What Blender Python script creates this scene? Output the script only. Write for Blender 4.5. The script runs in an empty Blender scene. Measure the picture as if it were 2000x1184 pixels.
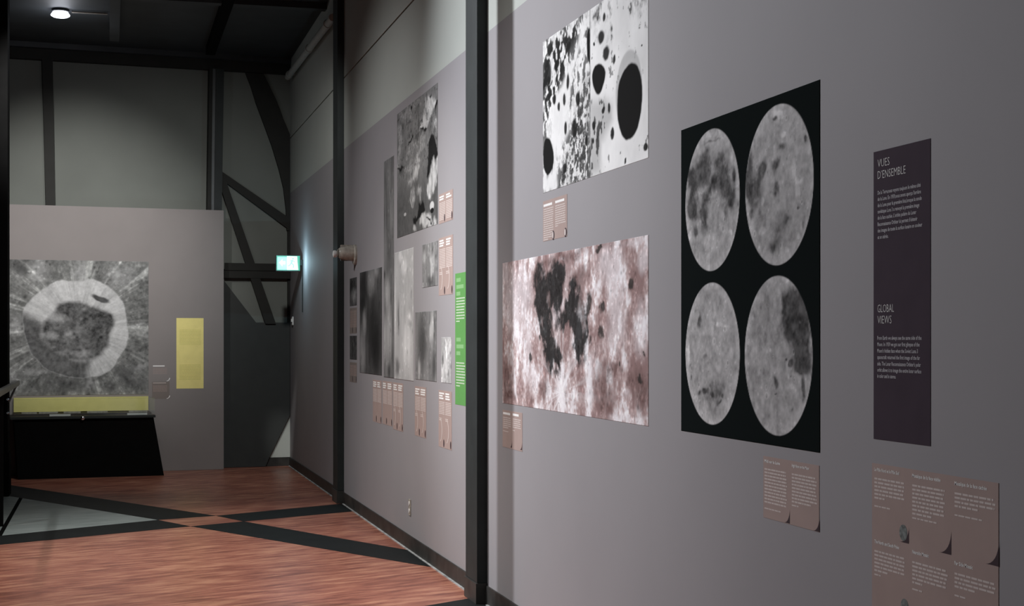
import bpy, bmesh, math, random
import numpy as np
from mathutils import Vector, Matrix

S = bpy.context.scene
COL = S.collection
R = math.radians

# ------------------------------------------------------------------ camera
cd = bpy.data.cameras.new('camera')
cam = bpy.data.objects.new('camera', cd); COL.objects.link(cam)
cam.location = (0, 0, 1.5)
cam.rotation_euler = (R(90), 0, -math.atan(785 / 2980))
cd.sensor_fit = 'HORIZONTAL'; cd.sensor_width = 36
cd.lens = 2980 / 2000 * 36
cd.shift_y = 72 / 2000
cd.clip_end = 100
S.camera = cam

# ------------------------------------------------------------------ world, exposure
w = bpy.data.worlds.new('world'); S.world = w; w.use_nodes = True
w.node_tree.nodes['Background'].inputs[0].default_value = (.85, 1, 1.05, 1)
w.node_tree.nodes['Background'].inputs[1].default_value = .055
vs = S.view_settings
vs.view_transform = 'Standard'; vs.look = 'None'; vs.exposure = 0; vs.gamma = 1; vs.use_curve_mapping = False
S.display_settings.display_device = 'sRGB'

# ------------------------------------------------------------------ lights (track spots on the ceiling and added fills, outside the frame)
def spot(name, loc, aim, watts, deg, blend, col=(1, 1, 1), size=.04):
    l = bpy.data.lights.new(name, 'SPOT'); l.energy = watts; l.spot_size = R(deg); l.spot_blend = blend
    l.color = col; l.shadow_soft_size = size
    o = bpy.data.objects.new(name, l); COL.objects.link(o); o.location = loc
    o.rotation_euler = (Vector(aim) - Vector(loc)).to_track_quat('-Z', 'Y').to_euler()
    return o
spot('track_spot_oblique', (-2.30, 10.60, 4.45), (2.07, 6.5, 2.1), 1450, 80, 1, (.98, 1, 1.05), .016)
spot('track_spot_middle', (-2.20, 7.00, 4.55), (2.07, 7.5, 1.3), 370, 62, 1, (1, .99, .985), .06)
spot('fill_spot_near', (-2.00, 4.9, 4.55), (2.07, 5.2, .6), 60, 90, 1, (1, 1, 1), .06)  # added fill that brightens the near end of the right wall
spot('track_spot_far', (-2.10, 11.5, 4.55), (2.07, 11.5, .75), 440, 84, 1, (1, .99, 1), .06)
spot('track_spot_panel', (-.75, 13.4, 4.70), (-.4, 17.8, 2.60), 780, 44, 1, (1.02, 1, .98), .05)
spot('fill_spot_hall', (.9, 12.0, 4.65), (.95, 17.9, 1.2), 440, 66, 1, (1, 1, .98), .12)  # broad unseen fill added to lift the far end of the hall
spot('track_spot_corner', (1.0, 14.6, 4.7), (2.02, 18.2, .28), 420, 6, 1, (1, 1, .96), .04)
spot('track_spot_floor', (-.2, 9.7, 4.7), (.8, 10.2, 0), 630, 96, 1, (1.03, 1, .95), .08)

# ------------------------------------------------------------------ materials
def mat(name, col, rough=.6, metal=0., noise=0., nscale=8., spec=.5, bump=0., bscale=200., stretch=None):
    m = bpy.data.materials.new(name); m.use_nodes = True
    nt = m.node_tree; b = nt.nodes['Principled BSDF']
    b.inputs['Base Color'].default_value = (*col, 1)
    b.inputs['Roughness'].default_value = rough; b.inputs['Metallic'].default_value = metal
    b.inputs['Specular IOR Level'].default_value = spec
    geo = nt.nodes.new('ShaderNodeNewGeometry')
    vec = geo.outputs['Position']
    if stretch:
        mp = nt.nodes.new('ShaderNodeVectorMath'); mp.operation = 'MULTIPLY'; mp.inputs[1].default_value = stretch
        nt.links.new(vec, mp.inputs[0]); vec = mp.outputs[0]
    if noise:
        n = nt.nodes.new('ShaderNodeTexNoise'); n.inputs['Scale'].default_value = nscale; n.inputs['Detail'].default_value = 4
        nt.links.new(vec, n.inputs['Vector'])
        mr = nt.nodes.new('ShaderNodeMapRange'); mr.inputs[1].default_value = .3; mr.inputs[2].default_value = .7
        mr.inputs[3].default_value = 1 - noise; mr.inputs[4].default_value = 1 + noise
        nt.links.new(n.outputs['Fac'], mr.inputs[0])
        mx = nt.nodes.new('ShaderNodeVectorMath'); mx.operation = 'SCALE'; mx.inputs[0].default_value = col
        nt.links.new(mr.outputs[0], mx.inputs['Scale']); nt.links.new(mx.outputs[0], b.inputs['Base Color'])
    if bump:
        n2 = nt.nodes.new('ShaderNodeTexNoise'); n2.inputs['Scale'].default_value = bscale
        nt.links.new(vec, n2.inputs['Vector'])
        bp = nt.nodes.new('ShaderNodeBump'); bp.inputs['Strength'].default_value = bump; bp.inputs['Distance'].default_value = .002
        nt.links.new(n2.outputs['Fac'], bp.inputs['Height']); nt.links.new(bp.outputs[0], b.inputs['Normal'])
    return m

def emit(name, col, strength):
    m = bpy.data.materials.new(name); m.use_nodes = True
    nt = m.node_tree; b = nt.nodes['Principled BSDF']
    b.inputs['Base Color'].default_value = (.02, .02, .02, 1)
    b.inputs['Emission Color'].default_value = (*col, 1); b.inputs['Emission Strength'].default_value = strength
    return m

def mat_two_tone():
    """taupe paint up to 3.247 m, pale grey-green paint above"""
    m = mat('wall_paint_two_tone', (.3, .28, .29), .75, noise=.03, nscale=3, spec=.25)
    nt = m.node_tree; b = nt.nodes['Principled BSDF']
    geo = nt.nodes.new('ShaderNodeNewGeometry'); sx = nt.nodes.new('ShaderNodeSeparateXYZ')
    nt.links.new(geo.outputs['Position'], sx.inputs[0])
    gt = nt.nodes.new('ShaderNodeMath'); gt.operation = 'GREATER_THAN'; gt.inputs[1].default_value = 3.247
    nt.links.new(sx.outputs['Z'], gt.inputs[0])
    n = nt.nodes.new('ShaderNodeTexNoise'); n.inputs['Scale'].default_value = 2.5; n.inputs['Detail'].default_value = 5
    nt.links.new(geo.outputs['Position'], n.inputs['Vector'])
    mr = nt.nodes.new('ShaderNodeMapRange'); mr.inputs[3].default_value = .96; mr.inputs[4].default_value = 1.04
    nt.links.new(n.outputs['Fac'], mr.inputs[0])
    mx = nt.nodes.new('ShaderNodeMix'); mx.data_type = 'RGBA'
    mx.inputs['A'].default_value = (*TAUPE, 1); mx.inputs['B'].default_value = (*PALE, 1)
    nt.links.new(gt.outputs[0], mx.inputs['Factor'])
    sc = nt.nodes.new('ShaderNodeVectorMath'); sc.operation = 'SCALE'
    nt.links.new(mx.outputs['Result'], sc.inputs[0]); nt.links.new(mr.outputs[0], sc.inputs['Scale'])
    for l in list(b.inputs['Base Color'].links): nt.links.remove(l)
    nt.links.new(sc.outputs[0], b.inputs['Base Color'])
    return m

def mat_linoleum(name, c0, c1, c2, rough, ang):
    """marbled sheet flooring: long streaks of three tones"""
    m = mat(name, c1, rough, spec=.5)
    nt = m.node_tree; b = nt.nodes['Principled BSDF']
    geo = nt.nodes.new('ShaderNodeNewGeometry')
    rot = nt.nodes.new('ShaderNodeVectorRotate'); rot.rotation_type = 'Z_AXIS'; rot.inputs['Angle'].default_value = ang
    nt.links.new(geo.outputs['Position'], rot.inputs['Vector'])
    def noise(sx, sy, scale, det):
        mp = nt.nodes.new('ShaderNodeVectorMath'); mp.operation = 'MULTIPLY'; mp.inputs[1].default_value = (sx, sy, 1)
        nt.links.new(rot.outputs[0], mp.inputs[0])
        n = nt.nodes.new('ShaderNodeTexNoise'); n.inputs['Scale'].default_value = scale; n.inputs['Detail'].default_value = det
        n.inputs['Roughness'].default_value = .6
        nt.links.new(mp.outputs[0], n.inputs['Vector']); return n.outputs['Fac']
    a, c = noise(1.7, 8.5, 1.9, 6), noise(.6, 1.6, 1.5, 3)
    ad = nt.nodes.new('ShaderNodeMath'); ad.operation = 'MULTIPLY_ADD'; ad.inputs[1].default_value = .8
    nt.links.new(a, ad.inputs[0])
    s2 = nt.nodes.new('ShaderNodeMath'); s2.operation = 'MULTIPLY'; s2.inputs[1].default_value = .34
    nt.links.new(c, s2.inputs[0]); nt.links.new(s2.outputs[0], ad.inputs[2])
    cr = nt.nodes.new('ShaderNodeValToRGB'); e = cr.color_ramp.elements
    e[0].position = .44; e[0].color = (*c0, 1); e[1].position = .71; e[1].color = (*c2, 1)
    k = e.new(.565); k.color = (*c1, 1)
    nt.links.new(ad.outputs[0], cr.inputs[0]); nt.links.new(cr.outputs[0], b.inputs['Base Color'])
    return m

TAUPE = (.302, .290, .302)
PALE = (.42, .445, .415)
M_WALL = mat_two_tone()
M_PALE = mat('pale_wall_paint', (.155, .165, .150), .8, noise=.05, nscale=2, spec=.2)
M_PANEL = mat('partition_paint', (.245, .223, .217), .75, noise=.03, nscale=3, spec=.25)
M_STEEL = mat('dark_steel_paint', (.020, .0245, .0245), .6, spec=.3, noise=.15, nscale=6, bump=.1, bscale=60)
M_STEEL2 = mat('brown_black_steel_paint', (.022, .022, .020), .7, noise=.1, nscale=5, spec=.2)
M_BASE = mat('scuffed_black_baseboard', (.028, .027, .025), .55, noise=.5, nscale=7)
M_CAULK = mat('dusty_floor_seam', (.36, .37, .37), .9, noise=.4, nscale=9)
M_CEIL = mat('black_ceiling_paint', (.026, .030, .034), .6, noise=.2, nscale=4)
M_RED = mat_linoleum('terracotta_linoleum', (.200, .066, .045), (.345, .125, .083), (.53, .25, .16), .34, R(-22))
M_BLACK_FLOOR = mat('black_linoleum', (.007, .0085, .009), .6, spec=.22, noise=.25, nscale=6)
M_GREY_FLOOR = mat_linoleum('grey_linoleum', (.22, .26, .25), (.29, .335, .325), (.36, .40, .385), .5, R(-8))
M_BLACK = mat('matt_black', (.005, .005, .005), .9, spec=.03, noise=.1)
M_CHARCOAL = mat('charcoal_wall_and_shade', (.045, .048, .047), .85, noise=.05, spec=.2)  # dark tone of the left wall and of the corner shade board
M_PIPE = mat('galvanised_pipe', (.38, .40, .38), .5, noise=.1)
M_RAIL = mat('brushed_rail', (.26, .26, .25), .4, metal=.6, noise=.1)
M_CHROME = mat('chrome', (.8, .82, .84), .12, metal=1, noise=.02)
M_CREAM = mat('aged_cream_plastic', (.40, .37, .32), .4, noise=.25, nscale=30)
M_FIXTURE_DARK = mat('dark_cream_plastic', (.16, .145, .125), .4, noise=.2, nscale=30)
M_WHITE_PLASTIC = mat('white_plastic', (.75, .74, .72), .4, noise=.03)
M_YELLOW = mat('yellow_print', (.83, .73, .28), .6, noise=.04, nscale=12, spec=.06)
M_YELLOW_TEXT = mat('olive_print', (.66, .60, .20), .6, noise=.02, spec=.06)
M_GREEN = mat('green_print', (.115, .30, .090), .6, noise=.04, spec=.06)
M_GREEN_HEAD = mat('pale_green_print', (.22, .42, .19), .6, noise=.02, spec=.06)
M_PURPLE = mat('aubergine_print', (.060, .044, .058), .85, spec=.05, noise=.05, nscale=12)
M_CAP = mat('caption_tan_print', (.385, .295, .270), .65, noise=.04, nscale=9, spec=.06)
M_CAP_DARK = mat('caption_brown_and_dimmed_print', (.21, .18, .165), .65, noise=.04, spec=.06)
M_CORNER = mat('dark_corner_print', (.060, .042, .048), .6, noise=.02, spec=.06)
M_TEXT = mat('white_print', (.82, .81, .80), .6, noise=.02, spec=.06)
M_TEXT_DIM = mat('soft_white_print', (.62, .545, .52), .6, noise=.02, spec=.06)
M_TEXT_GREY = mat('grey_white_print', (.52, .505, .53), .6, noise=.02, spec=.06)
M_LAMP = emit('lamp_diffuser_glow', (.86, .88, 1), 6)
M_SIGN_GREEN = emit('exit_sign_green_glow', (.06, .60, .40), .9)
M_SIGN_PALE = emit('exit_sign_pale_glow', (.42, .84, .76), 1.0)
M_SIGN_WHITE = emit('exit_sign_white_glow', (.92, 1, 1), 1.15)
M_GLASS = bpy.data.materials.new('case_glass'); M_GLASS.use_nodes = True
_n = M_GLASS.node_tree; _n.nodes.remove(_n.nodes['Principled BSDF'])
_t = _n.nodes.new('ShaderNodeBsdfTransparent'); _t.inputs[0].default_value = (.96, .98, .97, 1)
_g = _n.nodes.new('ShaderNodeBsdfGlossy'); _g.inputs['Roughness'].default_value = .03
_m = _n.nodes.new('ShaderNodeMixShader'); _m.inputs[0].default_value = .05
_n.links.new(_t.outputs[0], _m.inputs[1]); _n.links.new(_g.outputs[0], _m.inputs[2]); _n.links.new(_m.outputs[0], _n.nodes['Material Output'].inputs[0])
M_PRINT = bpy.data.materials.new('photo_print'); M_PRINT.use_nodes = True
_nt = M_PRINT.node_tree; _a = _nt.nodes.new('ShaderNodeAttribute'); _a.attribute_name = 'print'
_nt.links.new(_a.outputs['Color'], _nt.nodes['Principled BSDF'].inputs['Base Color'])
_nt.nodes['Principled BSDF'].inputs['Roughness'].default_value = .85
_nt.nodes['Principled BSDF'].inputs['Specular IOR Level'].default_value = .0

# ------------------------------------------------------------------ mesh helpers
class MB:
    def __init__(self): self.v = []; self.f = []
    def add(self, vs, fs):
        n = len(self.v); self.v += [tuple(p) for p in vs]; self.f += [tuple(i + n for i in f) for f in fs]; return self
    def box(self, x0, x1, y0, y1, z0, z1):
        return self.add([(x0,y0,z0),(x1,y0,z0),(x1,y1,z0),(x0,y1,z0),(x0,y0,z1),(x1,y0,z1),(x1,y1,z1),(x0,y1,z1)],
                        [(0,3,2,1),(4,5,6,7),(0,1,5,4),(1,2,6,5),(2,3,7,6),(3,0,4,7)])
    def prism(self, pts, y0, y1):
        """outline in x-z, extruded along y (y0 in front)"""
        a = sum(pts[i][0]*pts[(i+1)%len(pts)][1]-pts[(i+1)%len(pts)][0]*pts[i][1] for i in range(len(pts)))
        if a < 0: pts = pts[::-1]
        n = len(pts)
        vs = [(p[0], y0, p[1]) for p in pts] + [(p[0], y1, p[1]) for p in pts]
        fs = [tuple(range(n)), tuple(range(2*n-1, n-1, -1))] + [(i, i+n, (i+1)%n+n, (i+1)%n) for i in range(n)]
        return self.add(vs, fs)
    def slab(self, pts, z0, z1):
        a = sum(pts[i][0]*pts[(i+1)%len(pts)][1]-pts[(i+1)%len(pts)][0]*pts[i][1] for i in range(len(pts)))
        if a < 0: pts = pts[::-1]
        n = len(pts)
        vs = [(*p, z0) for p in pts] + [(*p, z1) for p in pts]
        fs = [tuple(range(n-1, -1, -1)), tuple(range(n, 2*n))] + [(i, (i+1)%n, (i+1)%n+n, i+n) for i in range(n)]
        return self.add(vs, fs)
    def bar(self, a, b, w, h=None):
        """rectangular bar from a to b"""
        a, b = Vector(a), Vector(b); d = (b - a).normalized(); h = h or w
        up = Vector((0, 0, 1)) if abs(d.z) < .9 else Vector((0, 1, 0))
        s = d.cross(up).normalized() * w / 2; u = s.normalized().cross(d) * h / 2
        vs = [a-s-u, a+s-u, a+s+u, a-s+u, b-s-u, b+s-u, b+s+u, b-s+u]
        return self.add(vs, [(0,1,2,3),(7,6,5,4),(0,4,5,1),(1,5,6,2),(2,6,7,3),(3,7,4,0)])
    def tube(self, a, b, r, r2=None, n=14):
        return self.lathe([(0, r), ((Vector(b)-Vector(a)).length, r if r2 is None else r2)], a, Vector(b)-Vector(a), n)
    def lathe(self, prof, o, axis, n=20):
        """prof = [(distance along axis, radius)]"""
        o = Vector(o); d = Vector(axis).normalized()
        up = Vector((0, 0, 1)) if abs(d.z) < .9 else Vector((1, 0, 0))
        s = d.cross(up).normalized(); u = s.cross(d)
        vs = []
        for t, r in prof:
            for k in range(n):
                a = 2*math.pi*k/n; vs.append(o + d*t + s*(r*math.cos(a)) + u*(r*math.sin(a)))
        fs = []
        for i in range(len(prof)-1):
            for k in range(n):
                fs.append((i*n+k, i*n+(k+1)%n, (i+1)*n+(k+1)%n, (i+1)*n+k))
        fs.append(tuple(range(n-1, -1, -1))); fs.append(tuple((len(prof)-1)*n+k for k in range(n)))
        return self.add(vs, fs)
    def disc(self, cx, cz, rx, rz, y, n=24, a0=0, a1=2*math.pi):
        ps = [(cx+rx*math.cos(a0+(a1-a0)*k/n), y, cz+rz*math.sin(a0+(a1-a0)*k/n)) for k in range(n)]
        return self.add(ps, [tuple(range(n))])
    def quad(self, x0, x1, z0, z1, y):
        return self.add([(x0,y,z0),(x1,y,z0),(x1,y,z1),(x0,y,z1)], [(0,1,2,3)])
    def obj(self, name, m, parent=None, bevel=0., smooth=False):
        me = bpy.data.meshes.new(name); me.from_pydata(self.v, [], self.f)
        bm = bmesh.new(); bm.from_mesh(me); bmesh.ops.recalc_face_normals(bm, faces=bm.faces)
        if bevel:
            bmesh.ops.bevel(bm, geom=[e for e in bm.edges if e.calc_face_angle(0) > .6], offset=bevel, segments=2, affect='EDGES', clamp_overlap=True)
        bm.to_mesh(me); bm.free()
        if smooth:
            me.polygons.foreach_set('use_smooth', [True]*len(me.polygons)); me.set_sharp_from_angle(angle=R(40))
        me.materials.append(m)
        o = bpy.data.objects.new(name, me); COL.objects.link(o); o.parent = parent
        return o

def flat(m_b, name, m, parent):
    """flat print keeps its own winding (facing -y)"""
    me = bpy.data.meshes.new(name); me.from_pydata(m_b.v, [], m_b.f); me.materials.append(m)
    o = bpy.data.objects.new(name, me); COL.objects.link(o); o.parent = parent
    if name in ('body_text', 'heading'): o['kind'] = 'stuff'
    return o

def thing(name, label, cat, loc=(0, 0, 0), rz=0, group=None):
    o = bpy.data.objects.new(name, None); COL.objects.link(o); o.empty_display_size = .1
    o.location = loc; o.rotation_euler = (0, 0, rz); return tag(o, label, cat, group)
def tag(o, label, cat, group=None):
    o['label'] = label; o['category'] = cat
    if group: o['group'] = group
    return o
def struct(o): o['kind'] = 'structure'; return o

WX = 2.0723                       # plane of the right wall
RW = R(-90)                       # local x along the wall away from the far end, local y into the wall
RP = math.atan2(.0872, .9962)     # back wall and partition are 5 degrees off square
P0 = Vector((1.273, 17.9354, 0))  # partition's right edge
B0 = Vector((2.0723, 18.25, 0))   # corner of back wall and right wall
CEIL = 4.83

# ------------------------------------------------------------------ setting
fl = struct(MB().box(-4, 2.3, -1.5, 18.6, -.1, 0).obj('floor', M_RED))
def inlay(name, m, pts): return MB().slab(pts, -.004, .0012).obj(name, m, fl)
# two crossing black bands; red diamond left open where they cross
def lerp(a, b, t): return (a[0]+(b[0]-a[0])*t, a[1]+(b[1]-a[1])*t)
def ext(a, b, x=None): t = (x-a[0])/(b[0]-a[0]); return (x, a[1]+(b[1]-a[1])*t)
X1, X2, X3, X4 = (.383, 13.033), (.872, 13.215), (1.066, 12.745), (.625, 12.52)
U1, U2 = (-.996, 16.539), (1.786, 11.262)      # band A far-side edge
L1, L2 = (-.924, 15.35), (1.675, 10.565)       # band A near-side edge
inlay('inlay_band', M_BLACK_FLOOR, [ext(U1, X2, -4), X2, X1, ext(L1, X1, -4)])
inlay('inlay_band', M_BLACK_FLOOR, [X3, ext(X3, U2, 2.07), ext(X4, L2, 2.07), X4])
inlay('inlay_band', M_BLACK_FLOOR, [ext((-.814, 12.284), X1, -4), X1, X4, ext((-.779, 11.747), X4, -4)])
inlay('inlay_band', M_BLACK_FLOOR, [X2, (2.07, 13.90), (2.07, 13.255), X3])
inlay('inlay_band', M_BLACK_FLOOR, [ext((1.817, 8.497), (1.998, 8.609), -4), ext((1.817, 8.497), (1.998, 8.609), 2.07), (2.07, 7.85), ext((2.07, 7.85), (1.08, 7.24), -4)])
inlay('inlay_field', M_GREY_FLOOR, [X1, ext(L1, X1, -.80), ext((-.814, 12.284), X1, -.80)])
inlay('inlay_field', M_GREY_FLOOR, [ext(L1, X1, -.835), ext(L1, X1, -1.1), ext((-.814, 12.284), X1, -1.1), ext((-.814, 12.284), X1, -.835)])
inlay('dark_floor_strip', M_BLACK, [ext(L1, X1, -.80), ext(L1, X1, -.835), ext((-.814, 12.284), X1, -.835), ext((-.814, 12.284), X1, -.80)])  # thin black strip across the grey field

wr = struct(MB().box(WX+.02, WX+.22, -1.5, 18.5, 0, CEIL).obj('wall_right', M_STEEL2))
for y0, y1 in ((-1.5, 8.70), (8.70, 14.19), (14.19, 18.3)):
    MB().box(WX, WX+.0205, y0, y1, 0, 3.893).obj('wall_panel', M_WALL, wr)
    MB().box(WX, WX+.0205, y0, y1, 3.908, CEIL).obj('wall_panel', M_WALL, wr)
wb = struct(MB().box(-6, .0, 0, .2, 0, CEIL).obj('wall_back', M_PALE)); wb.location = B0; wb.rotation_euler = (0, 0, RP)
struct(MB().box(-4.1, -4, -1.5, 18.2, 0, CEIL).obj('wall_left', M_CHARCOAL))
ce = struct(MB().box(-4, 2.3, -1.5, 18.6, CEIL, CEIL+.15).obj('ceiling', M_CEIL))
MB().box(-.005, .095, 6, 16.95, CEIL-.12, CEIL).obj('ceiling_beam', M_CEIL, ce)
MB().box(1.05, 1.15, 6, 17.6, CEIL-.10, CEIL).obj('ceiling_beam', M_BLACK, ce)
MB().box(-2.6, 2.07, 15.05, 15.17, CEIL-.06, CEIL).obj('ceiling_beam', M_CEIL, ce)
bb = MB()
for y0, y1 in ((-1.5, 8.414), (8.72, 13.904), (14.21, 18.24)): bb.box(WX-.011, WX, y0, y1, 0, .106)
struct(bb.obj('baseboard_right', M_BASE, bevel=.002))
MB().box(-.36, -.001, -.006, 0, .10, .70).obj('wall_panel', mat('painted_corner_light', (.42, .44, .41), .8, noise=.03), wb)  # paler patch paints in the pool of light low in the corner
o = struct(MB().box(-6, -.012, -.012, 0, 0, .105).obj('baseboard_back', M_BASE)); o.location = B0; o.rotation_euler = (0, 0, RP)
sm = MB()
for y0, y1 in ((7.0, 8.36), (8.74, 13.86), (14.23, 18.2)): sm.box(WX-.024, WX-.011, y0, y1, 0, .006)
struct(sm.obj('trim_1', M_CAULK))
# dark band along the top of the back wall and the black edge where the ceiling stops
o = struct(MB().box(-6, 0, -.08, 0, 4.65, CEIL).obj('trim_2', M_STEEL2)); o.location = B0; o.rotation_euler = (0, 0, RP)
o = struct(MB().box(-6, -.02, -.16, -.08, 4.77, CEIL).obj('trim_3', M_CEIL)); o.location = B0; o.rotation_euler = (0, 0, RP)

# ------------------------------------------------------------------ steel along the right wall
def wall_column(y, label):
    t = thing('steel_column', label, 'column', (WX, y, 0), RW, 'steel columns on the right wall')
    MB().box(-.29, 0, -.060, 0, .118, CEIL).obj('shaft', M_STEEL, t, bevel=.003)
    MB().box(-.297, .007, -.068, 0, 0, .118).obj('base_trim', M_BASE, t, bevel=.002)
wall_column(8.415, 'nearer black steel column beside the green text panel')
wall_column(13.905, 'farther black steel column behind the pale wall fixture')

# left hall column and handrail
t = thing('steel_column', 'black steel column at the left end of the hall by the handrail', 'column', (-1.1, 15.5, 0))
MB().box(-.15, .152, -.15, .15, 0, CEIL).obj('shaft', M_BLACK, t, bevel=.004)
MB().box(-.17, .165, -.17, .17, 0, .42).obj('base_casing', M_BLACK, t, bevel=.004)
t = thing('steel_column', 'slim steel post beside the handrail, left of the frame', 'column', (-.80, 9.714, 0))  # added unseen post, there only to cast the shadow on the right wall
MB().box(-0.040, 0.040, -0.040, 0.040, 0, CEIL).obj('shaft', M_STEEL2, t, bevel=.003)  # added out of view to throw the vertical shadow on the right wall
t = thing('handrail', 'grey metal handrail along the left side of the hall', 'handrail', (-.85, 12, 0))
MB().bar((-.024, 3.62, 1.08), (.05, -4.5, 1.08), .045, .05).obj('rail', M_RAIL, t, bevel=.006)
MB().tube((-.024, 3.45, 1.06), (-.09, 3.36, .90), .010).obj('bracket', M_RAIL, t, smooth=True)
for y in (.9, -.9, -2.7, -4.4):
    MB().bar((.0, y, 0), (.0, y, 1.06), .04).obj('rail_post', M_BLACK, t)
for z in (.93, .80):
    MB().lathe([(0, .012), (.01, .016), (.02, .010)], (-.098, 3.345, z), (0, -1, 0), 10).obj('bolt', M_CHROME, t, smooth=True)

# ------------------------------------------------------------------ back wall steelwork and modelled shade (frame: u along the wall from the corner, y in front, z up)
def back(name, label, cat, group=None): return thing(name, label, cat, B0, RP, group)
def column_pts(x0a, x1a, za, x0b, x1b, zb, y0, y1):
    return [(x0a, y0, za), (x1a, y0, za), (x1a, y1, za), (x0a, y1, za), (x0b, y0, zb), (x1b, y0, zb), (x1b, y1, zb), (x0b, y1, zb)]
BF = [(0,3,2,1),(4,5,6,7),(0,1,5,4),(1,2,6,5),(2,3,7,6),(3,0,4,7)]
t = back('steel_column', 'slim dark steel column on the back wall, left one above the partition', 'column')
MB().add(column_pts(-2.787, -2.688, 2.9, -2.83, -2.715, 4.66, -.10, 0), BF).obj('shaft', M_STEEL2, t)
t = back('steel_column', 'dark flanged steel column on the back wall above the partition edge', 'column')
MB().add(column_pts(-.994, -.950, 2.9, -.970, -.930, 4.66, -.12, 0), BF).obj('flange', M_STEEL2, t)
MB().add(column_pts(-.950, -.915, 2.9, -.930, -.895, 4.66, -.095, 0), BF).obj('web', mat('grey_steel_paint', (.085, .095, .10), .5, noise=.1), t)
MB().add(column_pts(-.915, -.828, 2.9, -.895, -.800, 4.66, -.12, 0), BF).obj('flange', M_STEEL, t)
t = back('corner_banding', 'dark diagonal and curved steel bracing in the back corner', 'bracing')  # dark diagonal bands, with a curved wall shadow modelled as a solid band
MB().prism([(-.82, 3.475), (-.80, 3.365), (-.012, 2.805), (-.012, 2.945)], -.05, -.02).obj('diagonal_band', M_STEEL2, t)  # dark diagonal bands across the wall, built as flat bars
MB().prism([(-.82, 3.40), (-.82, 3.24), (-.307, 1.690), (-.183, 1.690), (-.79, 3.42)], -.078, -.052).obj('diagonal_band', M_STEEL2, t)
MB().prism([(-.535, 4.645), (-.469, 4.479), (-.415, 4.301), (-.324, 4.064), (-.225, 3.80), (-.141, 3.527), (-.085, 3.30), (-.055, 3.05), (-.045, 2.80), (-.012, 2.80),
            (-.012, 3.95), (-.045, 4.03), (-.086, 4.12), (-.123, 4.225), (-.172, 4.344), (-.245, 4.492), (-.324, 4.645)], -.045, -.001).obj('curved_shadow', M_STEEL2, t)  # soft curved shadow on the wall, modelled as a dark solid band
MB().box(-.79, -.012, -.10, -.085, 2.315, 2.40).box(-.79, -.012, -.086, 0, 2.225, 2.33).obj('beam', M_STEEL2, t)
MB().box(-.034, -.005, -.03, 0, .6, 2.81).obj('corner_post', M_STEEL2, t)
t = back('corner_shade_board', 'charcoal board with slanted edges standing in the back corner', 'screen')  # added board that stands in for shade on the back wall
MB().prism([(-.84, 2.26), (-.791, 2.196), (-.413, 1.705), (-.012, 1.705), (-.012, .602), (-.255, .113), (-.30, .004), (-.84, .004)], -.045, -.013).obj('board', M_CHARCOAL, t)  # dark board stands in for the shaded lower part of the back wall

# ------------------------------------------------------------------ partition with its display case
pt = thing('display_partition', 'taupe display partition standing across the end of the hall', 'partition', P0, RP)
pt['kind'] = 'thing'
MB().box(-3.2, 0, 0, .06, 0, 3.0).obj('board', M_PANEL, pt, bevel=.003)
dc = thing('display_case', 'black display case with a low glass box below the crater print', 'display case', P0, RP)
CX0, CX1, CY = -2.345, -.85, -.62
MB().prism([(CX0+.02, .655), (CX1-.015, .655), (CX1+.10, 0), (CX0+.06, 0)], CY+.04, -.004).obj('plinth', M_BLACK, dc)  # black plinth; its flared right side stands in for the case's shadow
MB().box(CX0-.02, CX1+.005, CY, -.003, .645, .672).obj('deck', M_STEEL, dc, bevel=.003)
MB().box(CX0+.03, CX1-.01, -.045, -.008, .700, .858).obj('back_strip', M_YELLOW, dc)
MB().box(CX0+.02, CX1-.005, -.30, -.02, .672, .690).obj('inner_step', M_BASE, dc)
gl = MB().box(CX0, CX1, CY+.012, CY+.018, .672, .86).box(CX0, CX1, CY+.018, -.05, .854, .860).box(CX1-.006, CX1, CY+.018, -.05, .672, .854)
gl.obj('glass_box', M_GLASS, dc)
for a, b, yy, zz in ((-2.24, -2.08, -.30, .690), (-2.06, -1.86, -.30, .690), (-1.80, -1.62, -.30, .690), (-1.55, -1.33, -.30, .690), (-1.96, -1.74, -.52, .672), (-1.10, -.90, -.30, .690), (-1.14, -.925, -.52, .672)):
    MB().prism([(a, zz), (b, zz), (b, zz+.022), (a, zz+.022)], yy, yy+.006).obj('label_card', M_WHITE_PLASTIC if zz < .68 else M_CREAM, dc)
MB().lathe([(0, .018), (.004, .022), (.010, .012)], (-1.62, CY, .652), (0, -1, 0), 14).obj('lock', M_CHROME, dc, smooth=True)

# ------------------------------------------------------------------ prints: numpy painters on fine grids
RNG = np.random.RandomState(7)
TAB = RNG.rand(32, 128, 128)
def vnoise(x, y, seed):
    xi = np.floor(x).astype(int); yi = np.floor(y).astype(int); fx = x-xi; fy = y-yi
    fx = fx*fx*(3-2*fx); fy = fy*fy*(3-2*fy); T = TAB[seed % 32]
    a = T[xi % 128, yi % 128]; b = T[(xi+1) % 128, yi % 128]; c = T[xi % 128, (yi+1) % 128]; d = T[(xi+1) % 128, (yi+1) % 128]
    return (a*(1-fx)+b*fx)*(1-fy)+(c*(1-fx)+d*fx)*fy
def fbm(x, y, f, octs=4, seed=0, gain=.55):
    s = 0; a = 1; n = 0
    for i in range(octs):
        s = s+a*vnoise(x*f+17.3*i, y*f+9.1*i, seed+i); n += a; a *= gain; f *= 2.03
    return s/n
def sst(e0, e1, x): t = np.clip((x-e0)/(e1-e0), 0, 1); return t*t*(3-2*t)

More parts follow.
